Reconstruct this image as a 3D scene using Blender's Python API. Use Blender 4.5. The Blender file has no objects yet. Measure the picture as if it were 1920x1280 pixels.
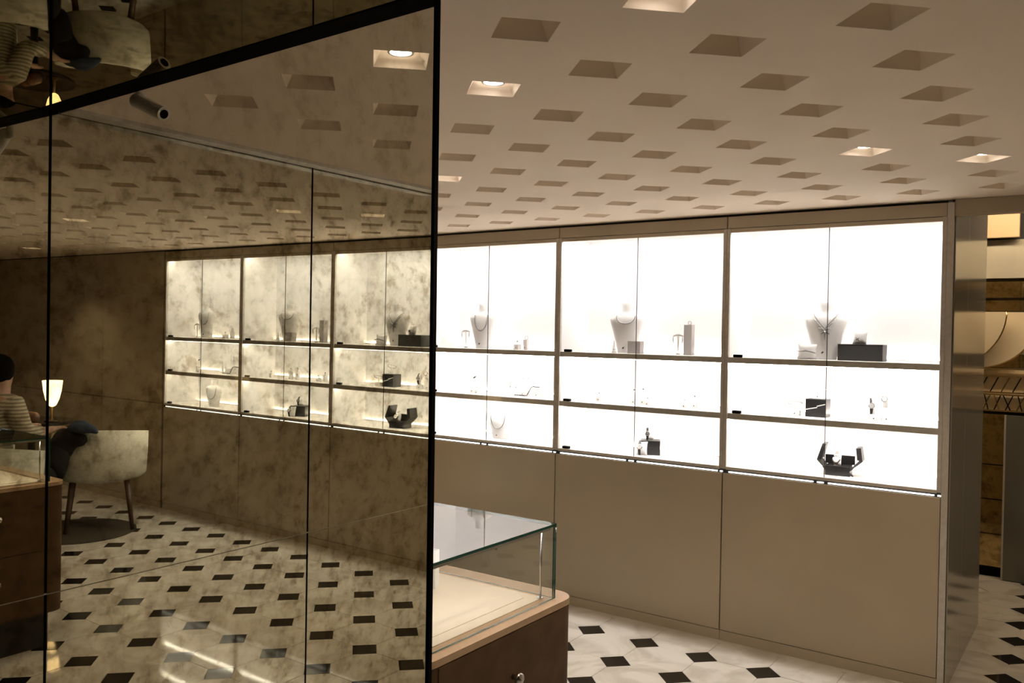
import bpy, bmesh, math, random
from mathutils import Vector, Matrix
random.seed(7)
S = bpy.context.scene
C = S.collection

# ------------------------------------------------------------------ camera
F_PX = 1597.6
cd = bpy.data.cameras.new('camera'); cam = bpy.data.objects.new('camera', cd); C.objects.link(cam)
cd.sensor_width = 36.0; cd.lens = F_PX / 1920 * 36.0; cd.clip_start = 0.02
_r = Vector((0.81656844, 0.57696873, 0.01797415)); _u = Vector((-0.0215330, -0.00067042, 0.99976791)); _d = Vector((-0.57684687, 0.81676596, -0.01187643))
M = Matrix.Identity(4)
for i in range(3):
    M[i][0] = _r[i]; M[i][1] = _u[i]; M[i][2] = -_d[i]
M[2][3] = 1.7
cam.matrix_world = M
S.camera = cam
# ------------------------------------------------------------------ world, exposure
w = bpy.data.worlds.new('world'); S.world = w; w.use_nodes = True
w.node_tree.nodes['Background'].inputs[0].default_value = (1.0, .82, .62, 1)
w.node_tree.nodes['Background'].inputs[1].default_value = 0.012
S.view_settings.view_transform = 'Standard'; S.view_settings.look = 'None'
S.view_settings.gamma = 1; S.view_settings.use_curve_mapping = False
S.view_settings.exposure = 0.5

LED = 54.0          # cabinet strips
SPOT = 22.0        # ceiling downlights (W)
WARM = (1.0, .80, .58)

# ------------------------------------------------------------------ materials
def mat(name): 
    m = bpy.data.materials.new(name); m.use_nodes = True
    return m, m.node_tree.nodes, m.node_tree.links
def P(name, col, rough=.5, metal=0., spec=.5, noise=None, bump=0., coat=0., trans=0.):
    m, n, l = mat(name); b = n['Principled BSDF']
    b.inputs['Base Color'].default_value = (*col, 1); b.inputs['Roughness'].default_value = rough
    b.inputs['Metallic'].default_value = metal; b.inputs['Specular IOR Level'].default_value = spec
    b.inputs['Coat Weight'].default_value = coat
    if noise:
        sc, amt, det = noise
        tc = n.new('ShaderNodeTexCoord'); nz = n.new('ShaderNodeTexNoise'); rp = n.new('ShaderNodeValToRGB')
        nz.inputs['Scale'].default_value = sc; nz.inputs['Detail'].default_value = det
        l.new(tc.outputs['Object'], nz.inputs['Vector']); l.new(nz.outputs['Fac'], rp.inputs['Fac'])
        rp.color_ramp.elements[0].position = .3; rp.color_ramp.elements[1].position = .7
        rp.color_ramp.elements[0].color = (*[c * (1 - amt) for c in col], 1)
        rp.color_ramp.elements[1].color = (*[min(1, c * (1 + amt * .5)) for c in col], 1)
        l.new(rp.outputs['Color'], b.inputs['Base Color'])
        if bump:
            bp = n.new('ShaderNodeBump'); bp.inputs['Strength'].default_value = bump; bp.inputs['Distance'].default_value = .002
            l.new(nz.outputs['Fac'], bp.inputs['Height']); l.new(bp.outputs['Normal'], b.inputs['Normal'])
    return m
def EM(name, col, s):
    m, n, l = mat(name); n.remove(n['Principled BSDF']); e = n.new('ShaderNodeEmission')
    e.inputs[0].default_value = (*col, 1); e.inputs[1].default_value = s
    l.new(e.outputs[0], n['Material Output'].inputs[0]); return m
def GLASS(name, tint=(1, 1, 1), refl=1.0):
    m, n, l = mat(name); n.remove(n['Principled BSDF'])
    t = n.new('ShaderNodeBsdfTransparent'); t.inputs[0].default_value = (*tint, 1)
    g = n.new('ShaderNodeBsdfGlossy'); g.inputs['Roughness'].default_value = 0.0
    fr = n.new('ShaderNodeFresnel'); fr.inputs['IOR'].default_value = 1.45
    mu = n.new('ShaderNodeMath'); mu.operation = 'MULTIPLY'; mu.inputs[1].default_value = refl
    mx = n.new('ShaderNodeMixShader')
    ge = n.new('ShaderNodeNewGeometry'); sb = n.new('ShaderNodeMath'); sb.operation = 'SUBTRACT'; sb.inputs[0].default_value = 1.0
    l.new(ge.outputs['Backfacing'], sb.inputs[1]); m2 = n.new('ShaderNodeMath'); m2.operation = 'MULTIPLY'
    l.new(fr.outputs[0], mu.inputs[0]); l.new(mu.outputs[0], m2.inputs[0]); l.new(sb.outputs[0], m2.inputs[1]); l.new(m2.outputs[0], mx.inputs[0]); l.new(t.outputs[0], mx.inputs[1]); l.new(g.outputs[0], mx.inputs[2])
    l.new(mx.outputs[0], n['Material Output'].inputs[0]); return m
def MIRROR(name, tint, dark, stain, sc, strength, seed=0., rough=0.0):
    """antiqued mirror: silvering with cloudy oxidised blotches"""
    m, n, l = mat(name); n.remove(n['Principled BSDF'])
    tc = n.new('ShaderNodeTexCoord'); mp = n.new('ShaderNodeMapping'); mp.inputs['Location'].default_value = (seed, seed * 1.7, seed * .6)
    l.new(tc.outputs['Object'], mp.inputs['Vector'])
    a = n.new('ShaderNodeTexNoise'); a.inputs['Scale'].default_value = sc; a.inputs['Detail'].default_value = 10; a.inputs['Roughness'].default_value = .68; a.inputs['Distortion'].default_value = .12
    b = n.new('ShaderNodeTexNoise'); b.inputs['Scale'].default_value = sc * 3.3; b.inputs['Detail'].default_value = 8; b.inputs['Roughness'].default_value = .6; b.inputs['Distortion'].default_value = .25
    l.new(mp.outputs[0], a.inputs['Vector']); l.new(mp.outputs[0], b.inputs['Vector'])
    mu = n.new('ShaderNodeMath'); mu.operation = 'MULTIPLY'; l.new(a.outputs['Fac'], mu.inputs[0]); l.new(b.outputs['Fac'], mu.inputs[1])
    r = n.new('ShaderNodeValToRGB'); r.color_ramp.elements[0].position = .13; r.color_ramp.elements[1].position = .29
    r.color_ramp.elements[0].color = (*dark, 1); r.color_ramp.elements[1].color = (*tint, 1)
    e = r.color_ramp.elements.new(.215); e.color = (*[x * .22 + y * .78 for x, y in zip(dark, tint)], 1)
    l.new(mu.outputs[0], r.inputs[0])
    g = n.new('ShaderNodeBsdfGlossy'); g.inputs['Roughness'].default_value = rough
    l.new(r.outputs[0], g.inputs[0])
    d = n.new('ShaderNodeBsdfDiffuse'); d.inputs[0].default_value = (*stain, 1)
    rr = n.new('ShaderNodeValToRGB'); rr.color_ramp.elements[0].position = .12; rr.color_ramp.elements[1].position = .27
    rr.color_ramp.elements[0].color = (strength,) * 3 + (1,); rr.color_ramp.elements[1].color = (.015, .015, .015, 1)
    l.new(mu.outputs[0], rr.inputs[0])
    mx = n.new('ShaderNodeMixShader'); l.new(rr.outputs[0], mx.inputs[0]); l.new(g.outputs[0], mx.inputs[1]); l.new(d.outputs[0], mx.inputs[2])
    l.new(mx.outputs[0], n['Material Output'].inputs[0]); return m
def MARBLE(name, base, vein, rough):
    m, n, l = mat(name); b = n['Principled BSDF']; b.inputs['Roughness'].default_value = rough; b.inputs['Specular IOR Level'].default_value = .5
    tc = n.new('ShaderNodeNewGeometry'); nz = n.new('ShaderNodeTexNoise'); nz.inputs['Scale'].default_value = 3.5; nz.inputs['Detail'].default_value = 8; nz.inputs['Distortion'].default_value = 1.5
    l.new(tc.outputs['Position'], nz.inputs['Vector'])
    r = n.new('ShaderNodeValToRGB'); r.color_ramp.elements[0].position = .36; r.color_ramp.elements[1].position = .55
    r.color_ramp.elements[0].color = (*vein, 1); r.color_ramp.elements[1].color = (*base, 1)
    l.new(nz.outputs['Fac'], r.inputs[0]); l.new(r.outputs[0], b.inputs['Base Color']); return m

m_ceil = P('ceiling paint', (.88, .75, .615), .8, noise=(1.5, .05, 3))
m_coffer = P('coffer plaster', (.86, .735, .60), .85)
m_wallp = P('taupe lacquer panel', (.47, .395, .285), .35, noise=(2.0, .06, 2))
m_base = P('taupe skirting', (.48, .41, .30), .4)
m_metal = P('champagne steel', (.58, .54, .48), .42, .2, noise=(40, .1, 2))
m_ret = P('polished bronze steel', (.46, .42, .35), .14, .35)
m_white = P('white cabinet lining', (.86, .84, .84), .6)
m_deck = P('white shelf leather', (.86, .83, .80), .55)
m_joint = P('dark joint', (.02, .017, .014), .7)
m_black = P('black satin trim', (.006, .006, .006), .9, 0, .04)
m_led = EM('cabinet led', (1, .965, .94), LED)
m_ledw = EM('warm cabinet led', (1, .90, .76), LED * 1.3)
m_ledline = EM('led line', (1, .97, .94), 3.0)
m_glass = GLASS('cabinet glass', (.985, .99, .985), .55)
m_cglass = GLASS('counter glass', (.975, .985, .978), 1.6)
m_gedge = P('green glass edge', (.02, .10, .075), .15, 0, .7)
m_tile = MARBLE('white marble', (.585, .55, .49), (.46, .42, .36), .05)
m_dot = P('black marble', (.008, .007, .007), .06, noise=(8, .4, 6))
m_grout = P('grout', (.50, .465, .41), .7)
m_m1 = MIRROR('antique mirror', (.745, .725, .635), (.53, .50, .395), (.16, .12, .07), 9.0, .03, 0.)
m_m2 = MIRROR('antique mirror foxed', (.745, .725, .63), (.43, .385, .285), (.15, .11, .06), 6.5, .05, 3.3)
m_mc = MIRROR('antique ceiling mirror', (.42, .39, .32), (.24, .21, .15), (.13, .10, .06), 7.0, .05, 8.1)
m_gold = MIRROR('gold mirror', (.55, .40, .17), (.10, .06, .02), (.12, .075, .02), 5.0, .25, 5.2, .05)
m_bust = P('white leatherette bust', (.80, .775, .76), .6)
m_stand = P('pale grey stand', (.70, .67, .65), .55)
m_greyblk = P('grey suede block', (.42, .39, .375), .8)
m_blk = P('black box lacquer', (.012, .011, .011), .35)
m_blk2 = P('charcoal box cloth', (.035, .033, .031), .7)
m_silver = P('silver', (.55, .54, .53), .22, 1.0)
m_dsilver = P('dark silver', (.30, .29, .28), .3, 1.0)
m_pearl = P('pearl', (.66, .63, .61), .3)
m_jet = P('jet bead', (.02, .018, .018), .2)
m_strap = P('black leather strap', (.015, .012, .011), .5)
m_dial = P('watch dial', (.30, .29, .29), .3)
m_dialw = P('pale dial', (.75, .72, .70), .35)
m_cwood = P('brown oak veneer', (.115, .066, .032), .6, 0, .2, noise=(14, .25, 5))
m_ctop = P('tan leather top', (.56, .39, .245), .5, noise=(30, .08, 3))
m_suede = P('cream suede', (.78, .70, .60), .9)
m_chair = P('ivory bouclé', (.62, .58, .47), .9, noise=(60, .12, 4), bump=.3)
m_leg = P('walnut leg', (.10, .055, .03), .45)
m_rug = P('brown rug', (.05, .035, .022), .95, noise=(40, .25, 3))
m_shade = EM('lamp shade glow', (1.0, .70, .36), 5.5)
m_lampmetal = P('lamp bronze', (.10, .07, .04), .4, 1.0)
m_table = P('dark table', (.035, .024, .016), .3)
m_skin = P('skin', (.45, .27, .19), .6)
m_hair = P('black hair', (.006, .005, .005), .9, 0, .1)
m_coat = P('black coat cloth', (.012, .011, .012), .95)
m_scarf = P('blue scarf cloth', (.055, .075, .12), .95, noise=(25, .35, 4))
m_pouch = P('brown leather pouch', (.17, .075, .035), .5)
m_cctv = P('white housing', (.85, .82, .75), .4)
m_down = EM('downlight led', (1.0, .93, .84), 22.0)
m_ring = P('downlight rim', (.75, .70, .62), .4)
m_cream = P('cream panel', (.80, .66, .45), .7, noise=(1.2, .06, 2))
m_goldm = P('gold metal', (.65, .46, .20), .25, 1.0)
m_greyglass = P('grey glass column', (.16, .15, .125), .12, 0, .6)
m_sw, _n, _l = mat('striped knit')
_b = _n['Principled BSDF']; _b.inputs['Roughness'].default_value = .95
_t = _n.new('ShaderNodeTexCoord'); _w = _n.new('ShaderNodeTexWave'); _w.bands_direction = 'Z'; _w.inputs['Scale'].default_value = 12; _w.inputs['Distortion'].default_value = .3
_rp = _n.new('ShaderNodeValToRGB'); _rp.color_ramp.elements[0].color = (.22, .19, .13, 1); _rp.color_ramp.elements[1].color = (.55, .50, .38, 1)
_l.new(_t.outputs['Object'], _w.inputs['Vector']); _l.new(_w.outputs['Color'], _rp.inputs[0]); _l.new(_rp.outputs[0], _b.inputs['Base Color'])

# ------------------------------------------------------------------ helpers
def obj(name, data, m=None, parent=None, loc=None, rot=None, smooth=False):
    if isinstance(data, bmesh.types.BMesh):
        me = bpy.data.meshes.new(name); data.normal_update(); data.to_mesh(me); data.free()
        if m:
            for x in (m if isinstance(m, (list, tuple)) else [m]): me.materials.append(x)
        if smooth:
            for p in me.polygons: p.use_smooth = True
    else: me = data
    o = bpy.data.objects.new(name, me); C.objects.link(o)
    if parent: o.parent = parent
    if loc is not None: o.location = loc
    if rot is not None: o.rotation_euler = rot
    return o
def tag(o, label, cat, group=None):
    o['label'] = label; o['category'] = cat
    if group: o['group'] = group
    return o
def struct(o): o['kind'] = 'structure'; return o
def thing(name, label, cat, loc=(0, 0, 0), rz=0., group=None):
    o = bpy.data.objects.new(name, None); C.objects.link(o); o.empty_display_size = .05
    o.location = loc; o.rotation_euler = (0, 0, rz); return tag(o, label, cat, group)
def box(bm, x0, x1, y0, y1, z0, z1, bev=0.):
    r = bmesh.ops.create_cube(bm, size=1.0)
    for v in r['verts']:
        v.co = Vector((x0 + (v.co.x + .5) * (x1 - x0), y0 + (v.co.y + .5) * (y1 - y0), z0 + (v.co.z + .5) * (z1 - z0)))
    if bev:
        es = list({e for v in r['verts'] for e in v.link_edges})
        bmesh.ops.bevel(bm, geom=es, offset=bev, segments=2, affect='EDGES', profile=.6)
    return bm
def bx(x0, x1, y0, y1, z0, z1, bev=0.): return box(bmesh.new(), x0, x1, y0, y1, z0, z1, bev)
def tube(pts, rad, seg=8, closed=False, bm=None, cap=True):
    bm = bm or bmesh.new(); pts = [Vector(p) for p in pts]; n = len(pts); rings = []
    up = Vector((0, 0, 1)); prev = None
    for i, p in enumerate(pts):
        a = pts[(i - 1) % n] if (closed or i > 0) else p; b = pts[(i + 1) % n] if (closed or i < n - 1) else p
        t = (b - a).normalized()
        if prev is None:
            x = t.cross(up) if abs(t.dot(up)) < .95 else t.cross(Vector((1, 0, 0)))
        else: x = prev - t * prev.dot(t)
        x.normalize(); prev = x; y = t.cross(x)
        r = rad[i] if isinstance(rad, (list, tuple)) else rad
        rings.append([bm.verts.new(p + r * (math.cos(2 * math.pi * k / seg) * x + math.sin(2 * math.pi * k / seg) * y)) for k in range(seg)])
    m = n if closed else n - 1
    for i in range(m):
        A, B = rings[i], rings[(i + 1) % n]
        for k in range(seg): bm.faces.new((A[k], A[(k + 1) % seg], B[(k + 1) % seg], B[k]))
    if cap and not closed:
        bm.faces.new(rings[0][::-1]); bm.faces.new(rings[-1])
    bmesh.ops.recalc_face_normals(bm, faces=bm.faces); return bm
def lathe(prof, seg=24, bm=None, sx=1., sy=1., c=(0, 0)):
    bm = bm or bmesh.new(); rings = []
    for r, z in prof:
        rings.append([bm.verts.new((c[0] + sx * r * math.cos(2 * math.pi * k / seg), c[1] + sy * r * math.sin(2 * math.pi * k / seg), z)) for k in range(seg)])
    for A, B in zip(rings, rings[1:]):
        for k in range(seg): bm.faces.new((A[k], A[(k + 1) % seg], B[(k + 1) % seg], B[k]))
    bm.faces.new(rings[0][::-1]); bm.faces.new(rings[-1])
    bmesh.ops.recalc_face_normals(bm, faces=bm.faces); return bm
def prism(poly, z0, z1, bm=None):
    bm = bm or bmesh.new()
    a = [bm.verts.new((x, y, z0)) for x, y in poly]; b = [bm.verts.new((x, y, z1)) for x, y in poly]
    n = len(poly)
    for i in range(n): bm.faces.new((a[i], a[(i + 1) % n], b[(i + 1) % n], b[i]))
    bm.faces.new(a[::-1]); bm.faces.new(b); bmesh.ops.recalc_face_normals(bm, faces=bm.faces); return bm
def hexa(v8, bm=None):
    """8 corners: bottom 4 then top 4"""
    bm = bm or bmesh.new(); v = [bm.verts.new(p) for p in v8]
    for f in ((0, 1, 2, 3), (4, 5, 6, 7), (0, 1, 5, 4), (1, 2, 6, 5), (2, 3, 7, 6), (3, 0, 4, 7)): bm.faces.new([v[i] for i in f])
    bmesh.ops.recalc_face_normals(bm, faces=bm.faces); return bm
def torus(R, r, seg=20, rs=8, axis='z', c=(0, 0, 0), sx=1., bm=None):
    pts = []
    for k in range(seg):
        a = 2 * math.pi * k / seg; u, v = R * sx * math.cos(a), R * math.sin(a)
        pts.append({'z': (c[0] + u, c[1] + v, c[2]), 'y': (c[0] + u, c[1], c[2] + v), 'x': (c[0], c[1] + u, c[2] + v)}[axis])
    return tube(pts, r, rs, True, bm)
def copy_tree(o, parent=None):
    c = o.copy(); C.objects.link(c); c.parent = parent
    for ch in list(o.children): copy_tree(ch, c)
    return c

# ------------------------------------------------------------------ dimensions (metres; x along the display wall, y towards it)
D = 4.552; X0 = -3.9637; W = 1.0995; ZC = 2.37; ZT = 2.267; ZB = .9706; ZBASE = .057
DEP = .35; XR = X0 + 3 * W           # right end of the cabinets
A = .3323; OX = -2.4081; OY = D - .3023          # floor lattice of black dots
CA = .3366; COX = -1.4207; COY = 1.8996         # ceiling lattice
YM = 1.327                                       # where the mirrored ceiling begins
XL = -7.25; YF = -1.5; YFAR = 7.05; XP = 1.6

# ------------------------------------------------------------------ floor
floor = struct(obj('floor', bx(XL, XP, YF, YFAR + .1, -.06, -.004), m_grout))
h = .09; g = .0012
def oct_poly(a, h, g):
    s = a / 2 - g; c = a / 2 - h - g * .4
    return [(-c, -s), (c, -s), (s, -c), (s, c), (c, s), (-c, s), (-s, c), (-s, -c)]
me_oct = obj('tile', prism(oct_poly(A, h, g), -.012, 0), m_tile); me_dot = obj('black_tile', prism([(h - g, 0), (0, h - g), (-h + g, 0), (0, -h + g)], -.012, 0), m_dot)
octd, dotd = me_oct.data, me_dot.data
bpy.data.objects.remove(me_oct); bpy.data.objects.remove(me_dot)
def rank(x, y):   # seen directly or in the mirrors first
    s = math.hypot(x + 1.7, (y - 3.2) * 1.2)
    if x < -3.9 and y > D: s += 50
    if x > .46 and y < 4.5: s += 20
    if -3.98 < x < -.68 and y > D + .05: s += 100
    return s
cells = []; dots = []
for i in range(-16, 13):
    for j in range(-18, 10):
        x, y = OX + i * A, OY + j * A
        if XL < x - h and x + h < XP and YF < y - h and y + h < YFAR: dots.append((x, y))
        x += A / 2; y += A / 2
        if XL < x - A / 2 and x + A / 2 < XP and YF < y - A / 2 and y + A / 2 < YFAR: cells.append((x, y))
for name, data, lst in (('tile', octd, cells), ('black_tile', dotd, dots)):
    lst.sort(key=lambda p: rank(*p))
    for k, (x, y) in enumerate(lst[:300]):
        if name == 'black_tile' and x < XR + .03 and y > D - h: continue
        obj(name, data, parent=floor, loc=(x, y, 0), rot=(random.gauss(0, .0022), random.gauss(0, .0022), 0))
    rest = [p for p in lst[300:] if rank(*p) < 100 and not (name == 'black_tile' and p[0] < XR + .03 and p[1] > D - h)]
    bm = bmesh.new()
    for x, y in rest:
        poly = oct_poly(A, h, g) if name == 'tile' else [(h - g, 0), (0, h - g), (-h + g, 0), (0, -h + g)]
        prism([(x + a, y + b) for a, b in poly], -.012, 0, bm)
    o = obj(name + '_field', bm, m_tile if name == 'tile' else m_dot, floor); o['kind'] = 'stuff'

struct(obj('floor_border', bx(XL, XR + .02, D - .045, D + .02, -.010, -.0005), m_tile))
# ------------------------------------------------------------------ ceiling with diamond coffers
HC = .094
ceil_bm = bmesh.new()
I0, I1, J0, J1 = -17, 4, -1, 7
cof = [(COX + i * CA, COY + j * CA, i, j) for i in range(I0, I1 + 1) for j in range(J0, J1 + 1)]
for x, y, i, j in cof:
    q = CA / 2
    c = [ceil_bm.verts.new((x + a * q, y + b * q, ZC)) for a, b in ((1, 1), (-1, 1), (-1, -1), (1, -1))]
    d = [ceil_bm.verts.new((x + a * HC, y + b * HC, ZC)) for a, b in ((1, 0), (0, 1), (-1, 0), (0, -1))]
    for k in range(4):
        ceil_bm.faces.new((c[k], d[(k + 1) % 4], d[k]))
        ceil_bm.faces.new((c[k], c[(k + 1) % 4], d[(k + 1) % 4]))
ex0, ex1 = COX + (I0 - .5) * CA, COX + (I1 + .5) * CA; ey0, ey1 = COY + (J0 - .5) * CA, COY + (J1 + .5) * CA
def cq(x0, x1, y0, y1): ceil_bm.faces.new([ceil_bm.verts.new(p) for p in ((x0, y0, ZC), (x0, y1, ZC), (x1, y1, ZC), (x1, y0, ZC))])
cq(XL, XP, ey1, D + .02); cq(XL, XP, YM, ey0); cq(XL, ex0, ey0, ey1); cq(ex1, XP, ey0, ey1)
cq(XL, -1.088, YF, YM)
bmesh.ops.remove_doubles(ceil_bm, verts=ceil_bm.verts, dist=.0005)
bmesh.ops.recalc_face_normals(ceil_bm, faces=ceil_bm.faces)
ceiling = struct(obj('ceiling', ceil_bm, m_ceil))
cb = bmesh.new()
lo = [cb.verts.new((a * HC, b * HC, 0)) for a, b in ((1, 0), (0, 1), (-1, 0), (0, -1))]
hi = [cb.verts.new((a * HC * .60, b * HC * .60, .052)) for a, b in ((1, 0), (0, 1), (-1, 0), (0, -1))]
for k in range(4): cb.faces.new((lo[k], lo[(k + 1) % 4], hi[(k + 1) % 4], hi[k]))
cb.faces.new(hi)
t_ = obj('coffer', cb, m_coffer); cofd = t_.data; bpy.data.objects.remove(t_)
lit = {(0, 0): 'beside the mirror edge', (-3, 3): 'half hidden by the mirror edge', (2, 4): 'above the right cabinet', (3, 5): 'closest to the passage',
       (2, -1): 'seen only in the mirror', (-9, 2): 'added for room light above the tub chairs', (-7, 0): 'added for room light over the far counter end', (-11, 6): 'added to brighten the plain wall', (-14, 3): 'added for room light farthest left'}  # last four are added downlights, for room light and a brighter plain wall
for x, y, i, j in cof: obj('coffer', cofd, parent=ceiling, loc=(x, y, ZC))
obj('backing_board', bx(XL, XP, YM + .02, D, ZC + .07, ZC + .09), m_coffer, ceiling)
# downlights
rim_d = torus(.030, .004, 24, 6); led_d = lathe([(.0, 0), (.029, 0), (.029, .006), (0, .006)], 24)
first = None
def spot(loc, power=SPOT, size=2.0):
    L = bpy.data.lights.new('spot', 'SPOT'); L.energy = power; L.color = WARM; L.spot_size = size; L.spot_blend = .7; L.shadow_soft_size = .03
    o = bpy.data.objects.new('downlight_beam', L); C.objects.link(o); o.location = loc; return o
rd = ld = None
for (i, j), txt in lit.items():
    x, y = COX + i * CA, COY + j * CA
    t = thing('downlight', 'round downlight in a lit ceiling coffer ' + txt, 'ceiling light', (x, y, ZC + .021), group='coffer downlights')
    if rd is None:
        rd = obj('rim', rim_d, m_ring, t, smooth=True); ld = obj('lamp_face', led_d, m_down, t); cn = obj('can', lathe([(0, .007), (.030, .007), (.030, .031), (0, .031)], 24), m_ring, t)
    else:
        for o in (rd, ld, cn): c = o.copy(); C.objects.link(c); c.parent = t
    s = spot((x, y, ZC + .016)) 

# ------------------------------------------------------------------ antique mirrors (two facing mirror walls and a mirrored ceiling bay)
n1 = Vector((0.99998279, -0.00371231, 0.00454396)); c1 = Vector((-1.10154157, 1.2, 1.7))
n2 = Vector((0.99994941, -0.00616421, 0.00794913)); c2 = Vector((0.46212847, 1.2, 1.7))
def on(n, c, y, z, off=0.): return Vector((c.x - ((y - c.y) * n.y + (z - c.z) * n.z) / n.x + off, y, z))
def slab(n, c, y0, y1, z0, z1, o0, o1):
    return hexa([on(n, c, y0, z0, o0), on(n, c, y1, z0, o0), on(n, c, y1, z0, o1), on(n, c, y0, z0, o1),
                 on(n, c, y0, z1, o0), on(n, c, y1, z1, o0), on(n, c, y1, z1, o1), on(n, c, y0, z1, o1)])
wl = struct(obj('wall_left', slab(n1, c1, YF, 1.282, 0, ZC, -.07, -.012), m_black))
wl['label'] = 'antique mirror wall filling the left of the picture'
obj('mirror_panel', slab(n1, c1, YF, 1.282, .0, ZC, -.012, 0), m_m1, wl)
obj('edge_trim', slab(n1, c1, 1.282, 1.293, 0, ZC, -.07, .004), m_black, wl)
wr = struct(obj('wall_right', slab(n2, c2, YF, 4.40, 0, ZC, .012, .08), m_black))
wr['label'] = 'antique mirror wall facing the left one'
ys = [YF, -.78, .26, 1.30, 2.34, 3.38, 4.40]
for a, b in zip(ys, ys[1:]):
    obj('mirror_panel', slab(n2, c2, a + .0045, b - .0045, 0.0, .878, 0, .012), m_m2, wr)
    obj('mirror_panel', slab(n2, c2, a + .0045, b - .0045, .8815, ZC - .004, 0, .012), m_m2, wr)
obj('joint_strip', slab(n2, c2, YF, 4.40, .878, .8815, .004, .012), P('pale joint', (.5, .45, .36), .4), wr)
struct(obj('trim_1', bx(.395, .452, YM, 4.40, ZC - .012, ZC), m_metal))
cm = struct(obj('ceiling_mirror', bx(-1.088, .45, YF, YM - .058, ZC - .004, ZC + .02), m_black))
obj('mirror_panel', bx(-1.088, .45, YF, YM - .058, ZC - .007, ZC - .004), m_mc, cm)
obj('edge_trim', bx(-1.088, .45, YM - .058, YM + .004, ZC - .009, ZC + .02), m_black, cm)

# ------------------------------------------------------------------ other walls
wb = struct(obj('wall_back', bx(XL, X0 - .025, D + .02, D + .12, 0, ZC), m_joint))
xs = [XL, -6.1, -5.0, X0 - .022]
for a, b in zip(xs, xs[1:]):
    obj('wall_panel', bx(a + .002, b - .002, D, D + .02, .06, .961, .001), m_wallp, wb)
    obj('wall_panel', bx(a + .002, b - .002, D, D + .02, .965, ZC - .01, .001), m_wallp, wb)
struct(obj('baseboard_back', bx(XL, X0 - .022, D - .0, D + .02, 0, .056), m_base))
struct(obj('wall_end', bx(XL - .1, XL, YF, D + .1, 0, ZC), m_wallp))
struct(obj('wall_front', bx(XL, XP, YF - .1, YF, 0, ZC), m_wallp))

# ------------------------------------------------------------------ display cabinets
names_ = ['left', 'middle', 'right']
clabel = ['left lit display cabinet partly behind the mirror edge, pearl necklace on its top shelf',
          'middle lit display cabinet with the tall grey block and oval necklace bust',
          'right lit display cabinet with the open black watch box, next to the passage']
T = .02
for k in range(3):
    xa, xb = X0 + k * W, X0 + (k + 1) * W
    c = thing('display_cabinet', clabel[k], 'display cabinet', (xa, D, 0), group='built-in display cabinets')
    w_ = W
    B = lambda n, m, *a, par=c, bev=0.: obj(n, bx(*a, bev), m, par)
    B('back_panel', m_white, T, w_ - T, DEP, DEP + .02, ZB - .02, ZT + .03)
    B('side_panel', m_white, .004, T, .018, DEP + .02, ZB - .02, ZT + .03)
    B('side_panel', m_white, w_ - T, w_ - .004, .018, DEP + .02, ZB - .02, ZT + .03)
    B('top_panel', m_white, T, w_ - T, .018, DEP, ZT + .026, ZT + .030)
    B('deck', m_deck, T, w_ - T, .012, DEP, ZB - .022, ZB)
    for z in (1.578, 1.268):
        s = B('shelf', m_deck, T, w_ - T, .012, DEP - .001, z - .028, z)
        obj('shelf_edge', bx(T, w_ - T, .004, .012, z - .032, z, .001), m_metal, s)
        obj('led_strip', bx(T + .01, w_ - T - .01, .03, .045, z - .034, z - .0285), m_led, s)
    # strip lights
    B('led_strip', m_led, T + .01, w_ - T - .01, .030, .055, ZT + .018, ZT + .025)
    for z in (ZB, 1.268, 1.578):
        B('led_strip', m_ledw, T + .02, w_ - T - .02, DEP - .010, DEP - .005, z + .001, z + .005)
        B('led_lip', m_white, T + .004, w_ - T - .004, DEP - .018, DEP - .015, z + .0002, z + .0085)
    # front frame
    B('stile', m_metal, 0.0005, T, -.004, .018, ZB - .012, ZT + .022, bev=.001)
    B('stile', m_metal, w_ - T, w_ - .0005, -.004, .018, ZB - .012, ZT + .022, bev=.001)
    B('fascia', m_wallp, .002, w_ - .002, 0, .02, ZT + .024, ZC - .014, bev=.001)
    B('top_rail', m_wallp, T, w_ - T, -.002, .018, ZT, ZT + .021, bev=.001)
    B('light_baffle', m_joint, 0.001, w_ - .001, .0186, .0210, ZT + .001, ZT + .06)
    B('bottom_rail', m_metal, T, w_ - T, -.004, .012, ZB - .016, ZB, bev=.001)
    # glass, two panes meeting in the middle
    for a, b, z0, z1 in ((T, w_ / 2 - .0017, ZB + .001, ZT), (w_ / 2 + .0017, w_ - T, ZB + .001, ZT)):
        B('glass_pane', m_glass, a, b, -.001, .003, z0, z1)
    B('pane_joint', m_blk2, w_ / 2 - .0016, w_ / 2 + .0016, -.0012, .0032, ZB + .001, ZT)
    # light line under the glass
    for a, b in ((.035, w_ / 2 - .055), (w_ / 2 - .035, w_ / 2 - .002), (w_ / 2 + .02, w_ - .03), (w_ - .015, w_ - .001)):
        B('light_line', m_ledline, a, b, .0, .006, .9395, .9455)
    B('light_recess', m_joint, 0, w_, .006, .02, .934, .956)
    # lower panel and skirting
    B('door_panel', m_wallp, .0034, w_ - .0034, 0, .02, ZBASE + .002, .934, bev=.001)
    B('plinth_panel', m_base, .0012, w_ - .0012, .003, .02, 0, ZBASE - .0015)
    B('carcass', m_joint, 0, w_, .021, DEP + .03, .0, .93)
    B('upper_carcass', m_joint, 0, w_, .022, DEP + .03, ZT + .032, ZC - .002)
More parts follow.
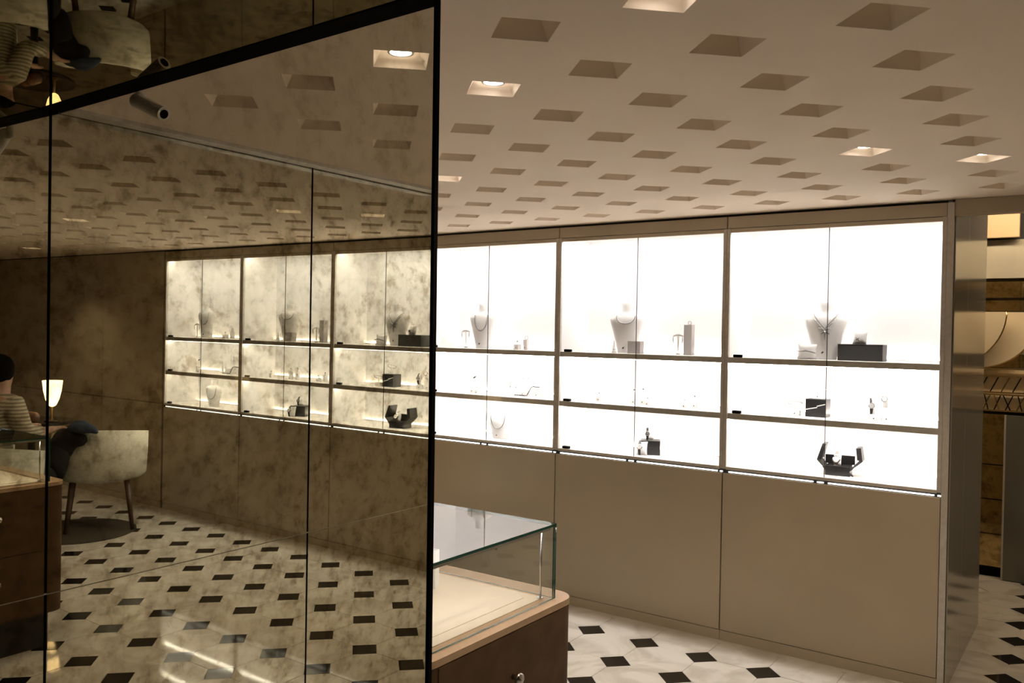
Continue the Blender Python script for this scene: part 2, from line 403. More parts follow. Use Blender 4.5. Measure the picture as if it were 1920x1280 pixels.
# end return of the cabinet run
er = struct(obj('wall_return', bx(XR + .020, XR + .030, D + .004, 5.78, 0, ZC), m_joint))
er['label'] = 'polished bronze end panel of the cabinet run'
obj('end_stile', bx(XR + .0005, XR + .030, D - .006, D + .018, 0, ZC - .014, .001), m_metal, er)
obj('end_panel', bx(XR + .030, XR + .036, D + .020, 5.03, 0.0, ZC - .002), m_ret, er)
obj('end_panel', bx(XR + .030, XR + .036, 5.034, 5.78, 0.0, 2.8), m_ret, er)
obj('end_panel', bx(X0, XR + .030, 5.0, 5.02, 0, 2.8), m_wallp, er)
struct(obj('trim_2', bx(XR + .031, XP, D - .0, D + .05, ZT + .024, ZC - .002), m_wallp))
struct(obj('ceiling_passage', bx(-2, XP, D + .05, YFAR + .1, 2.80, 2.84), m_ceil))

# ------------------------------------------------------------------ passage storefront (far right)
wf = struct(obj('wall_far', bx(-2.2, XP, YFAR, YFAR + .08, 0, 2.8), m_joint))
wf['label'] = 'gold mirror storefront at the end of the passage'
zs = [0.06, .30, .55, .80, 1.17]
for a, b in zip(zs, zs[1:]): obj('mirror_panel', bx(-2.2, -.615, YFAR - .012, YFAR, a + .004, b - .004), m_gold, wf)
obj('pale_band', bx(-2.2, XP, YFAR - .02, YFAR, 2.145, 2.42), P('olive grey band', (.42, .38, .30), .3, noise=(3, .15, 4)), wf)
for a, b in ((1.50, 1.60), (1.905, 1.99), (2.0, 2.125)): obj('mirror_panel', bx(-2.2, XP, YFAR - .012, YFAR, a + .004, b - .004), m_gold, wf)
obj('cream_panel', bx(-2.2, XP, YFAR - .03, YFAR, 1.60, 1.90), m_cream, wf)
obj('cream_panel', bx(-2.2, XP, YFAR - .03, YFAR, 1.20, 1.50), m_cream, wf)
obj('base_rail', bx(-2.2, XP, YFAR - .03, YFAR, 0, .055), m_black, wf)
tag(obj('header_board', bx(-1.4, -.56, YFAR - .08, YFAR - .032, 2.43, 2.63, .004), P('tan panel', (.50, .36, .21), .6)), 'tan rectangular panel high above the passage storefront', 'panel')
def disc(r, zc_, xc, y, label, m):
    t = thing('half_disc', label, 'wall decor', (xc, y, zc_), group='storefront half discs')
    arc = [(r * math.cos(math.pi * q / 32), -r * math.sin(math.pi * q / 32)) for q in range(33)]
    b = prism(arc, -.01, .01); bmesh.ops.rotate(b, verts=b.verts, matrix=Matrix.Rotation(math.radians(90), 3, 'X'))
    obj('disc_face', b, m, t)
    obj('disc_rim', tube([(x, 0, z) for x, z in arc], .010, 6), m_goldm, t, smooth=True)
disc(.405, 1.90, -1.03, YFAR - .12, 'nearer cream half disc with a metal rim beside the bronze end panel', m_cream)
disc(.40, 1.90, -.82, YFAR - .06, 'farther cream half disc at the right edge of the picture', m_cream)
ls = thing('lattice_screen', 'gold and dark zigzag lattice band below the storefront discs', 'screen', (0, YFAR - .05, 1.19))
for zz in (0., .115, .13, .245, .30): obj('rail', bx(-1.2, .3, -.008, .008, zz, zz + .010), m_goldm, ls)
k = 0
for xx in [(-1.15 + .035 * q) for q in range(26)]:
    dx = .05 if k % 2 else -.05; k += 1
    obj('bar', tube([(xx, 0, .004), (xx + dx * random.uniform(.5, 1.1), 0, .12)], .004, 5), m_black if k % 3 else m_goldm, ls)
    if k % 2: obj('bar', tube([(xx + .01, 0, .14), (xx + .01 - dx, 0, .245)], .004, 5), m_black if k % 3 else m_goldm, ls)
gc = thing('glass_column', 'grey glass door leaf at the right edge of the passage', 'glass door', (-.61, YFAR - .10, 0))
obj('leaf', bx(0, .62, -.01, .01, 0, 1.17, .002), m_greyglass, gc); obj('hinge_post', bx(-.012, .0, -.012, .012, 0, 1.17, .001), m_metal, gc)
tag(obj('passage_fill_light', bx(-1.3, .9, 6.55, 6.60, 2.785, 2.80), EM('added passage light', (1, .80, .54), 42.)), 'warm fill strip added unseen behind the header to brighten the storefront', 'fill strip')  # added light, hidden from view, to warm and brighten the storefront

# ------------------------------------------------------------------ glass counter beside the mirror
def rrect(x0, x1, y0, y1, r, seg=6):
    pts = []
    for cx, cy, a0 in ((x1 - r, y1 - r, 0), (x0 + r, y1 - r, 90), (x0 + r, y0 + r, 180), (x1 - r, y0 + r, 270)):
        for s in range(seg + 1):
            a = math.radians(a0 + 90 * s / seg); pts.append((cx + r * math.cos(a), cy + r * math.sin(a)))
    return pts
CX1, CY0, CY1 = -1.374, 1.574, 2.325; CX0 = -2.16
BZ = .87
ct = thing('glass_counter', 'brown rounded counter with a glass showcase top beside the mirror edge', 'display counter', (0, 0, 0))
obj('body', prism(rrect(CX0, CX1, CY0, CY1, .065), .19, BZ - .021), m_cwood, ct)
obj('plinth', prism(rrect(CX0 + .05, CX1 - .05, CY0 + .05, CY1 - .05, .04), 0, .19), m_blk2, ct)
obj('counter_board', prism(rrect(CX0, CX1 + .002, CY0 - .002, CY1 + .002, .067), BZ - .019, BZ), m_ctop, ct)
obj('deck', bx(-2.03, -1.436, 1.67, 2.226, BZ + .0002, BZ + .0032), m_suede, ct)
obj('deck_inlay', bx(-2.00, -1.479, 1.71, 2.183, BZ + .0034, BZ + .0052), m_suede, ct)
for z0, z1 in ((.20, .52), (.525, BZ - .024)):
    d_ = obj('drawer_front', bx(CX1 - .004, CX1 + .0025, CY0 + .075, CY1 - .072, z0, z1, .001), m_cwood, ct)
    kb = lathe([(.0, 0), (.008, 0), (.007, .010), (.015, .016), (.018, .024), (.014, .032), (.0, .034)], 20)
    bmesh.ops.rotate(kb, verts=kb.verts, matrix=Matrix.Rotation(math.radians(90), 3, 'Y')); bmesh.ops.translate(kb, verts=kb.verts, vec=(CX1 + .002, 1.975, z1 - .124))
    obj('knob', kb, m_silver, d_, smooth=True)
GX0, GX1, GY0, GY1, GZ0, GZ1 = -2.06, -1.408, 1.642, 2.253, BZ + .0005, 1.104
def pane(name, x0, x1, y0, y1, z0, z1, thin):
    b = bx(x0, x1, y0, y1, z0, z1); b.normal_update()
    for f in b.faces: f.material_index = 0 if abs(f.normal['xyz'.index(thin)]) > .9 else 1
    return obj(name, b, [m_cglass, m_gedge], ct)
pane('glass_top', GX0, GX1, GY0, GY1, GZ1 - .008, GZ1, 'z')
pane('glass_side', GX1 - .007, GX1, GY0, GY1, GZ0, GZ1 - .0082, 'x')
pane('glass_side', GX0, GX0 + .007, GY0, GY1, GZ0, GZ1 - .0082, 'x')
pane('glass_side', GX0 + .008, GX1 - .008, GY1 - .007, GY1, GZ0, GZ1 - .0082, 'y')
pane('glass_side', GX0 + .008, GX1 - .008, GY0, GY0 + .007, GZ0, GZ1 - .0082, 'y')
obj('support_rod', tube([(-1.438, 2.213, BZ + .003), (-1.438, 2.213, 1.095)], .0035, 10), m_silver, ct, smooth=True)
obj('rod_foot', lathe([(.0, BZ + .0033), (.010, BZ + .0033), (.010, BZ + .007), (0, BZ + .007)], 16, c=(-1.438, 2.213)), m_silver, ct)
obj('lock', lathe([(.0, 1.080), (.004, 1.080), (.004, 1.088), (0, 1.088)], 12, c=(-1.421, 1.95)), m_silver, ct)
lb = obj('led_bar', bx(GX0 + .012, GX0 + .022, GY0 + .02, GY1 - .02, 1.080, 1.093), m_metal, ct)
obj('led_face', bx(GX0 + .0222, GX0 + .0240, GY0 + .025, GY1 - .025, 1.081, 1.091), EM('counter led', (.95, .93, 1), 10.0), lb)
lb = obj('led_bar', bx(GX1 - .018, GX1 - .009, GY0 + .02, GY1 - .02, 1.0845, 1.0945), m_metal, ct)
obj('led_face', bx(GX1 - .0200, GX1 - .0182, GY0 + .03, GY1 - .03, 1.0850, 1.0935), EM('counter led low', (1, .93, .84), 45.0), lb)

# ------------------------------------------------------------------ jewellery displays
def emblem(parent, x, y, z, s=.010):
    b = bmesh.new()
    for a in (.45, -.55, 1.2):
        v = [b.verts.new(p) for p in ((x - s * math.cos(a), y, z - s * math.sin(a)), (x + .002, y, z - .0022), (x + s * math.cos(a), y, z + s * math.sin(a)), (x - .002, y, z + .0022))]
        b.faces.new(v)
    return obj('emblem', b, m_jet, parent)
PROF = [(0, .053, .030), (.02, .055, .032), (.2, .066, .036), (.42, .083, .042), (.58, .098, .045), (.66, .104, .044), (.72, .098, .040), (.77, .070, .034), (.80, .042, .030), (.84, .031, .028), (.92, .030, .027), (.99, .033, .029), (1., .031, .027)]
def bust_front(z, x, H, k):
    f = z / H
    for a, b in zip(PROF, PROF[1:]):
        if a[0] <= f <= b[0]:
            t = (f - a[0]) / (b[0] - a[0]); w_ = (a[1] + (b[1] - a[1]) * t) * k; d_ = (a[2] + (b[2] - a[2]) * t) * k; break
    q = max(0, 1 - (x / w_) ** 2); return -d_ * math.sqrt(q)
def bust(loc, H, k, label, rz=0., m=m_bust):
    t = thing('necklace_bust', label, 'bust', loc, rz, 'jewellery busts')
    b = bmesh.new(); rings = []; n = 28
    for f, w_, d_ in PROF:
        rings.append([b.verts.new((w_ * k * math.cos(2 * math.pi * q / n), d_ * k * math.sin(2 * math.pi * q / n), f * H)) for q in range(n)])
    for P_, Q in zip(rings, rings[1:]):
        for q in range(n): b.faces.new((P_[q], P_[(q + 1) % n], Q[(q + 1) % n], Q[q]))
    b.faces.new(rings[0][::-1]); b.faces.new(rings[-1]); bmesh.ops.recalc_face_normals(b, faces=b.faces)
    obj('torso', b, m, t, smooth=True)
    return t
def necklace(loc, H, k, rx, ztop, zlow, kind, label, rz=0.):
    pts = []; n = 36
    for q in range(n + 1):
        s = math.pi * q / n; x = rx * math.cos(s) * (1 if kind != 'v' else (abs(math.cos(s)) ** .15))
        f = math.sin(s) if kind != 'v' else 1 - abs(math.cos(s))
        z = ztop - (ztop - zlow) * (f ** (.8 if kind != 'v' else 1.0)); x = x if kind != 'v' else rx * math.cos(s)
        pts.append(Vector((x, bust_front(z, x, H, k) - .004, z)))
    t = thing('necklace', label, 'necklace', loc, rz, 'necklaces on busts')
    if kind == 'pearl':
        b = bmesh.new()
        for q in range(0, n + 1):
            r = .0042 + .0035 * max(0, 1 - abs(q - n / 2) / (n * .16)); bmesh.ops.create_icosphere(b, subdivisions=1, radius=r, matrix=Matrix.Translation(pts[q]))
        obj('pearl_string', b, m_dsilver, t, smooth=True)
    else:
        obj('chain', tube(pts, .0030 if kind == 'o' else .0024, 6), m_dsilver, t, smooth=True)
        if kind == 'v':
            p2 = [p + Vector((p.x * .12, -.001, -.010)) for p in pts]
            obj('chain', tube(p2, .0022, 6), m_silver, t, smooth=True)
    return t, pts
S1, S2, S3 = 1.5782, 1.2682, ZB + .0002
def Lc(x, dep, z): return (x, D + dep, z)
# --- busts and necklaces
RZ = .35
bA = bust(Lc(-3.60, .19, S1), .31, .92, 'white necklace bust with a pearl string on the top shelf of the left cabinet', .25); emblem(bA, -.012, -.033, .032)
necklace(Lc(-3.60, .19, S1), .31, .92, .047, .225, .125, 'pearl', 'short pearl necklace on the top shelf bust of the left cabinet', .25)
bB = bust(Lc(-2.475, .19, S1), .31, 1.05, 'white necklace bust with a plain oval necklace in the middle cabinet', .25); emblem(bB, -.014, -.037, .032)
necklace(Lc(-2.475, .19, S1), .31, 1.05, .058, .232, .182, 'o', 'plain oval silver necklace on the middle cabinet bust', .25)
bC = bust(Lc(-1.275, .20, S1), .312, 1.08, 'white necklace bust with a bow pendant in the right cabinet', .15); emblem(bC, -.012, -.038, .038)
tn, pts = necklace(Lc(-1.275, .20, S1), .312, 1.08, .062, .245, .165, 'v', 'double strand silver necklace with a bow pendant on the right cabinet bust', .15)
pend = Vector((0, bust_front(.155, 0, .312, 1.08) - .008, .155))
b = bmesh.new()
for sx in (-1, 1):
    tube([pend, pend + Vector((sx * .014, -.002, .010)), pend + Vector((sx * .030, 0, .014))], [.004, .006, .003], 6, bm=b)
    tube([pend, pend + Vector((sx * .012, -.002, -.010)), pend + Vector((sx * .024, 0, -.018))], [.004, .005, .003], 6, bm=b)
tube([pend, pend + Vector((0, -.001, -.03)), pend + Vector((0, .0, -.052))], [.006, .004, .002], 6, bm=b)
obj('bow_pendant', b, m_dsilver, tn, smooth=True)
bD = bust(Lc(-3.395, .13, S3), .235, .92, 'small white necklace bust on the bottom shelf of the left cabinet', .2); emblem(bD, -.01, -.031, .026, .007)
necklace(Lc(-3.395, .13, S3), .235, .92, .052, .172, .070, 'o', 'thin long necklace on the small bottom shelf bust', .2)
# --- earring T stands
def tstand(loc, H, label, wd=.030):
    t = thing('earring_stand', label, 'jewellery stand', loc, .2, 'earring stands')
    obj('foot', lathe([(0, 0), (.013, 0), (.013, .006), (.009, .012), (0, .012)], 18), m_stand, t, smooth=True)
    obj('stem', tube([(0, 0, .01), (0, 0, H * .6), (0, 0, H - .004)], [.003, .0055, .007], 10), m_stand, t, smooth=True)
    arc = [(wd * s, 0, H - .010 * s * s) for s in (-1, -.6, -.3, 0, .3, .6, 1)]
    obj('cross_bar', tube(arc, [.004, .006, .007, .008, .007, .006, .004], 8), m_stand, t, smooth=True)
    e = thing('earring_pair', 'drop earrings hanging from the ' + label, 'earrings', loc, .2, 'hanging earrings')
    for sx in (-1, 1): obj('drop', tube([(sx * wd * .92, -.008, H - .012), (sx * wd * .95, -.008, H - .032), (sx * wd * .85, -.008, H - .050)], [.0022, .0034, .0014], 6), m_dsilver, e, smooth=True)
tstand(Lc(-3.757, .20, S1), .122, 'small silver T-shaped stand at the left of the pearl bust')
tstand(Lc(-2.118, .16, S1), .120, 'T-shaped stand beside the tall grey block')
# --- blocks
def block(x, dep, z, wx, wy, hh, label, m=m_stand, emb=True, rz=0., top=None):
    t = thing('display_block', label, 'display block', Lc(x, dep, z), rz, 'jewellery blocks')
    obj('body', bx(-wx / 2, wx / 2, -wy / 2, wy / 2, 0, hh, .0015), m, t)
    if emb: emblem(t, 0, -wy / 2 - .0006, min(.014, hh * .35), .0045)
    return t
def ring(x, dep, z, label, r=.009, stone=True, rz=0.):
    t = thing('finger_ring', label, 'ring', Lc(x, dep, z + r), rz, 'rings on blocks')
    obj('band', torus(r, .0016, 18, 6, 'y'), m_dsilver, t, smooth=True)
    if stone:
        b = bmesh.new(); bmesh.ops.create_icosphere(b, subdivisions=1, radius=.0048, matrix=Matrix.Translation((0, -.001, r + .002))); obj('stone', b, m_jet, t)
block(-3.276, .15, S1, .042, .035, .036, 'low pale ring block on the top shelf of the left cabinet'); ring(-3.276, .15, S1 + .036, 'dark stone ring on the low pale block')
block(-3.233, .19, S1, .028, .028, .068, 'taller pale ring block beside the low one in the left cabinet'); ring(-3.230, .19, S1 + .068, 'plain upright ring on the taller pale block', .012, False)
block(-3.627, .12, S2, .026, .024, .05, 'white block with a dark brooch on the middle shelf of the left cabinet', m_bust)
b_ = thing('brooch', 'dark bow brooch above the white block in the left cabinet', 'brooch', Lc(-3.615, .125, S2 + .05), 0); 
obj('pin', tube([(0, 0, 0), (0, 0, .055)], .001, 6), m_silver, b_); obj('bow', tube([(-.012, 0, .052), (0, -.003, .058), (.012, 0, .066)], [.003, .006, .003], 6), m_jet, b_, smooth=True)
block(-3.575, .10, S2, .030, .022, .022, 'lowest white block on the middle shelf of the left cabinet', m_bust); ring(-3.575, .10, S2 + .022, 'small stone ring on the lowest white block')
def drop_stand(x, dep, hh, label):
    t = thing('earring_holder', label, 'jewellery stand', Lc(x, dep, S2), 0, 'slim earring holders')
    obj('plate', bx(-.012, .012, -.002, .002, 0, hh, .0008), m_bust, t); obj('foot', bx(-.014, .014, -.012, .012, 0, .004, .0008), m_bust, t)
    e = thing('drop_earring', 'silver drop earring on the ' + label, 'earring', Lc(x, dep - .005, S2 + hh - .045), 0, 'drop earrings')
    obj('chain', tube([(0, 0, .0), (0, 0, .038)], .0011, 5), m_silver, e); b = bmesh.new(); bmesh.ops.create_icosphere(b, subdivisions=1, radius=.0045, matrix=Matrix.Translation((0, 0, -.004))); obj('bead', b, m_dsilver, e)
for x, dp, hh, l in ((-3.347, .18, .105, 'leftmost low earring plate'), (-3.300, .18, .103, 'second low earring plate'), (-3.252, .20, .165, 'first tall earring plate'), (-3.214, .20, .165, 'second tall earring plate')):
    drop_stand(x, dp, hh, 'slim white plate, ' + l + ' of the left cabinet')
block(-3.222, .16, S2, .050, .040, .048, 'pinkish white bracelet block, left of two, in the left cabinet', m_bust)
block(-3.112, .16, S2, .048, .040, .060, 'pinkish white bracelet block, right of two, in the left cabinet', m_bust)
t = thing('bead_bracelet', 'black bead bracelet draped over white blocks in the left cabinet', 'bracelet', Lc(0, 0, S2))
path = [(-3.275, .128, .006), (-3.24, .128, .006), (-3.20, .128, .006), (-3.180, .13, .008), (-3.165, .132, .03), (-3.150, .135, .060), (-3.140, .145, .068), (-3.11, .15, .066), (-3.085, .15, .066)]
b = bmesh.new()
for p, q in zip(path, path[1:]):
    n_ = max(2, int((Vector(q) - Vector(p)).length / .0075))
    for s in range(n_): bmesh.ops.create_icosphere(b, subdivisions=1, radius=.0044, matrix=Matrix.Translation(Vector(p).lerp(Vector(q), s / n_)))
obj('bead_string', b, m_jet, t, smooth=True)
# middle cabinet
block(-2.372, .11, S1, .085, .05, .076, 'grey square block in front of the middle cabinet bust', m_greyblk, False)
block(-2.057, .18, S1, .050, .045, .180, 'tall grey block in the middle cabinet', m_greyblk, False); ring(-2.055, .18, S1 + .180, 'small ring on top of the tall grey block', .010, False)
t = thing('ring_cone', 'small white ring cone at the foot of the middle cabinet bust', 'jewellery stand', Lc(-2.515, .10, S1))
obj('cone', lathe([(0, 0), (.017, 0), (.016, .006), (.011, .020), (.004, .076), (0, .079)], 18), m_bust, t, smooth=True); obj('band', torus(.0118, .0018, 16, 6, 'z', (0, 0, .024)), m_dsilver, t, smooth=True)
for x, dp, hh, l in ((-2.636, .14, .036, 'lone small white block on the middle shelf of the middle cabinet'), (-2.392, .14, .070, 'white block left of the pane joint in the middle cabinet'),
                     (-2.345, .17, .075, 'white block just right of the pane joint in the middle cabinet'), (-2.290, .12, .026, 'lowest white block of the trio in the middle cabinet'),
                     (-2.061, .14, .028, 'low white block at the right of the middle cabinet'), (-2.005, .16, .052, 'taller white block at the right of the middle cabinet')):
    block(x, dp, S2, .030, .026, hh, l, m_bust); ring(x, dp, S2 + hh, 'stone ring on the ' + l, .008)
# --- watches
def watch(loc, rz, label, sc=1., strap=m_strap, dial=m_dial, tilt=.25):
    t = thing('wristwatch', label, 'watch', loc, rz, 'watches')
    R = Matrix.Rotation(math.radians(90) - tilt, 3, 'X')
    def add(n, b, m, z=0., par=t):
        bmesh.ops.rotate(b, verts=b.verts, matrix=R); bmesh.ops.scale(b, verts=b.verts, vec=(sc,) * 3); return obj(n, b, m, par, smooth=False)
    cs = add('case', lathe([(0, -.004), (.016, -.004), (.0175, 0), (.016, .005), (.0145, .006), (0, .006)], 24), m_silver)
    add('dial', lathe([(0, .0062), (.0125, .0062), (.0125, .0068), (0, .0068)], 24), dial, par=cs)
    hb = bmesh.new(); box(hb, -.0006, .0006, 0, .009, .0070, .0076); box(hb, 0, .007, -.0006, .0006, .0070, .0076); add('hands', hb, m_dsilver, par=cs)
    add('crown', tube([(.0165, 0, 0), (.021, 0, 0)], .0022, 8), m_silver, par=cs)
    for s in (-1, 1):
        b = bmesh.new(); prev = None
        for q in range(7):
            a = q / 6; y = s * (.015 + .030 * a); z = -.002 - .022 * a * a; hw = .0085 - .002 * a
            cur = [b.verts.new((-hw, y, z)), b.verts.new((hw, y, z)), b.verts.new((hw, y, z - .003)), b.verts.new((-hw, y, z - .003))]
            if prev:
                for k_ in range(4): b.faces.new((prev[k_], prev[(k_ + 1) % 4], cur[(k_ + 1) % 4], cur[k_]))
            else: b.faces.new(cur)
            prev = cur
        b.faces.new(prev[::-1]); bmesh.ops.recalc_face_normals(b, faces=b.faces)
        add('strap', b, strap)
    return t
def cushion(loc, sx, sy, sz, rz, label, tilt=0., m=m_bust):
    b = bmesh.new(); n = 8; g_ = {}
    for side in (0, 1):
        for i in range(n + 1):
            for j in range(n + 1):
                u, v = i / n * 2 - 1, j / n * 2 - 1
                pinch = 1 - .10 * (1 - abs(u) ** 2) * abs(v) ** 3 - .10 * (1 - abs(v) ** 2) * abs(u) ** 3
                th = (1 - abs(u) ** 3) * (1 - abs(v) ** 3)
                edge = i in (0, n) or j in (0, n)
                if edge and side: g_[(1, i, j)] = g_[(0, i, j)]; continue
                g_[(side, i, j)] = b.verts.new((u * sx / 2 * pinch, (1 if side else -1) * sy / 2 * th ** .6, (v + 1) * sz / 2 * 1.0))
        for i in range(n):
            for j in range(n):
                f = [g_[(side, i, j)], g_[(side, i + 1, j)], g_[(side, i + 1, j + 1)], g_[(side, i, j + 1)]]
                b.faces.new(f if side == 0 else f[::-1])
    bmesh.ops.recalc_face_normals(b, faces=b.faces)
    if tilt: bmesh.ops.rotate(b, verts=b.verts, matrix=Matrix.Rotation(tilt, 3, 'X'))
    zmin = min(v.co.z for v in b.verts); bmesh.ops.translate(b, verts=b.verts, vec=(0, 0, -zmin))
    t = thing('watch_cushion', label, 'cushion', loc, rz, 'display cushions'); obj('pad', b, m, t, smooth=True); return t
# middle cabinet, bottom shelf: black cube with two cushions and watches
t = thing('watch_box', 'black cube box on the bottom shelf of the middle cabinet', 'box', Lc(-2.285, .16, S3), .45)
obj('body', bx(-.058, .058, -.055, .055, 0, .086, .002), m_blk, t); obj('lid_line', bx(-.0585, .0585, -.0555, .0555, .046, .048), m_blk2, t)
cushion(Lc(-2.300, .075, S3), .066, .03, .085, .30, 'white pillow leaning on the black cube in the middle cabinet', -.25)
watch(Lc(-2.305, .052, S3 + .052), .30, 'square cased watch on the white pillow against the black cube', 1.0, m_strap, m_dialw, .3)
cushion(Lc(-2.290, .165, S3 + .088), .046, .035, .066, .45, 'small white pillow on top of the black cube', -.2)
watch(Lc(-2.297, .140, S3 + .125), .45, 'black strapped watch on top of the black cube', .9, m_strap, m_blk2, .3)
# right cabinet
cushion(Lc(-1.345, .10, S1), .100, .04, .082, .15, 'white bracelet pillow left of the bow pendant bust', -.15)
t = thing('bracelet', 'silver bracelet around the pillow left of the bow pendant bust', 'bracelet', Lc(-1.345, .075, S1 + .040), .15, 'bracelets')
obj('chain', tube([(-.048, .012, .004), (-.03, -.006, .002), (0, -.010, .008), (.03, -.006, .002), (.048, .012, -.006)], [.003, .004, .006, .004, .003], 6), m_dsilver, t, smooth=True)
t = thing('jewel_case', 'long black box on the top shelf of the right cabinet', 'box', Lc(-1.080, .17, S1), 0)
obj('body', bx(-.112, .112, -.05, .05, 0, .082, .002), m_blk2, t); obj('lid', bx(-.1125, .1125, -.0505, .0505, .0825, .0865, .001), m_blk, t)
cushion(Lc(-1.092, .16, S1 + .087), .075, .035, .070, -.2, 'small white pillow on the long black box', -.2)
t = thing('brooch', 'star brooch on the small pillow above the long black box', 'brooch', Lc(-1.097, .137, S1 + .115), 0)
obj('star', tube([(-.010, 0, -.006), (0, -.003, 0), (.010, 0, .008)], [.002, .006, .002], 6), m_dsilver, t, smooth=True); obj('star_arm', tube([(-.009, 0, .008), (0, -.003, 0), (.008, 0, -.010)], [.002, .005, .002], 6), m_dsilver, t, smooth=True)
def bangle(x, dep, z, hh, label):
    t = thing('bangle_stand', 'white stand under the ' + label, 'jewellery stand', Lc(x, dep, z), 0, 'bangle stands')
    obj('base', bx(-.026, .026, -.016, .016, 0, .028, .002), m_bust, t); obj('post', bx(-.004, .004, -.003, .003, .028, hh + .01, .001), m_bust, t); emblem(t, 0, -.0166, .012, .004)
    s = thing('bangle', label, 'bracelet', Lc(x, dep, z + hh), .1, 'bangles'); b = torus(.028, .0024, 28, 6, 'z', sx=1.35)
    bmesh.ops.rotate(b, verts=b.verts, matrix=Matrix.Rotation(-.5, 3, 'X')); obj('hoop', b, m_silver, s, smooth=True)
bangle(-1.418, .16, S2, .066, 'thin silver bangle on the middle shelf of the right cabinet')
t = thing('gift_box', 'black square box with white diagonal bars in the right cabinet', 'box', Lc(-1.303, .18, S2), 0)
obj('body', bx(-.054, .054, -.045, .045, 0, .096, .0015), m_blk, t)
for (x0, z0, x1, z1) in ((-.054, .036, .008, .050), (.006, .056, .054, .070)):
    obj('white_bar', hexa([(x0, -.0456, z0), (x1, -.0456, z1), (x1, -.044, z1), (x0, -.044, z0), (x0, -.0456, z0 + .005), (x1, -.0456, z1 + .005), (x1, -.044, z1 + .005), (x0, -.044, z0 + .005)]), m_bust, t)
bangle(-1.303, .18, S2 + .097, .055, 'silver bangle standing on the black square box')
def wstand(x, dep, hh, label, wlabel, strap, dial):
    t = thing('watch_stand', label, 'watch stand', Lc(x, dep, S2), .3, 'watch stands')
    obj('base', bx(-.022, .022, -.02, .02, 0, hh - .085, .002), m_bust, t); emblem(t, 0, -.0206, .012, .004)
    pts = [(0, .006, hh - .085), (0, -.006, hh - .06), (0, -.004, hh - .02), (0, .014, hh), (0, .026, hh - .02), (0, .026, hh - .05)]
    obj('collar', tube(pts, [.008, .009, .009, .009, .008, .006], 8), m_bust, t, smooth=True)
    watch(Lc(x - .006, dep - .018, S2 + hh - .040), .3, wlabel, .95, strap, dial, .2)
wstand(-1.020, .18, .118, 'white collar stand holding the black strapped watch in the right cabinet', 'black strapped round watch on the middle shelf of the right cabinet', m_strap, m_dial)
wstand(-.962, .20, .155, 'tallest white collar stand at the right end of the right cabinet', 'pale bracelet watch at the right end of the right cabinet', m_bust, m_dialw)
# open black watch box
t = thing('open_watch_box', 'open black watch box with raised flaps on the bottom shelf of the right cabinet', 'watch box', Lc(-1.180, .15, S3), .12)
obj('tray', bx(-.062, .062, -.055, .055, 0, .050, .002), m_blk, t); obj('back_wall', bx(-.075, .075, .045, .055, .050, .098, .002), m_blk, t)
fl = hexa([(-.062, -.055, .028), (-.050, -.055, .028), (-.050, .05, .028), (-.062, .05, .028), (-.105, -.052, .078), (-.093, -.052, .082), (-.093, .05, .082), (-.105, .05, .078)]); obj('left_flap', fl, m_blk2, t)
obj('left_flap_top', hexa([(-.105, -.052, .078), (-.080, -.052, .084), (-.080, .05, .084), (-.105, .05, .078), (-.078, -.045, .164), (-.060, -.045, .164), (-.060, .045, .164), (-.078, .045, .164)]), m_blk, t)
obj('right_flap', hexa([(.050, -.055, .028), (.062, -.055, .028), (.062, .05, .028), (.050, .05, .028), (.108, -.052, .088), (.122, -.052, .084), (.122, .05, .084), (.108, .05, .088)]), m_blk2, t)
obj('right_flap_top', hexa([(.096, -.052, .090), (.122, -.052, .084), (.122, .05, .084), (.096, .05, .090), (.088, -.045, .150), (.112, -.045, .154), (.112, .045, .154), (.088, .045, .150)]), m_blk, t)
obj('clasp', tube([(.060, -.056, .022), (.070, -.060, .012), (.078, -.058, .004)], [.004, .006, .004], 8), m_jet, t, smooth=True)
obj('flap_print', hexa([(.1005, -.0535, .100), (.104, -.0535, .100), (.104, -.0525, .100), (.1005, -.0525, .100), (.098, -.0475, .132), (.101, -.0475, .132), (.101, -.0465, .132), (.098, -.0465, .132)]), m_silver, t)
cushion(Lc(-1.182, .128, S3 + .050), .040, .035, .060, .12, 'white roll cushion inside the open black watch box', -.2)
watch(Lc(-1.183, .106, S3 + .085), .12, 'silver bracelet watch inside the open black watch box', 1.15, m_silver, m_dialw, .35)
tag(obj('warranty_card', bx(-1.215, -1.165, D + .055, D + .075, S3 + .0005, S3 + .0025), m_greyblk, None), 'thin grey card lying in front of the open black watch box', 'card')
# glass locks at the left corners
for k in range(3):
    for z, l in ((S1, 'top'), (S2, 'middle'), (S3, 'bottom')):
        if k == 2 and l == 'bottom': continue
        t = thing('glass_lock', 'small black lock in the left corner of the %s shelf, %s cabinet' % (l, names_[k]), 'lock', Lc(X0 + k * W + .068, .018, z), group='glass locks')
        obj('housing', bx(-.024, .024, -.011, .012, 0, .016, .004), m_black, t)
# white stands inside the glass counter
for x, y, sx, hh, l in ((-1.775, 2.085, .045, .12, 'tall white earring block inside the glass counter'), (-1.86, 2.13, .050, .045, 'low white ring block inside the glass counter'),
                        (-1.93, 2.17, .040, .085, 'medium white ring block inside the glass counter'), (-1.72, 1.78, .05, .13, 'white card stand nearest the mirror inside the glass counter')):
    t = thing('display_block', l, 'display block', (x, y, BZ + .0054), .3, 'counter blocks'); obj('body', bx(-sx / 2, sx / 2, -.016, .016, 0, hh, .002), m_bust, t); emblem(t, .01, -.0166, .012, .004)
    obj('slot', bx(-sx * .3, sx * .3, -.003, .003, hh, hh + .0008), m_greyblk, t)

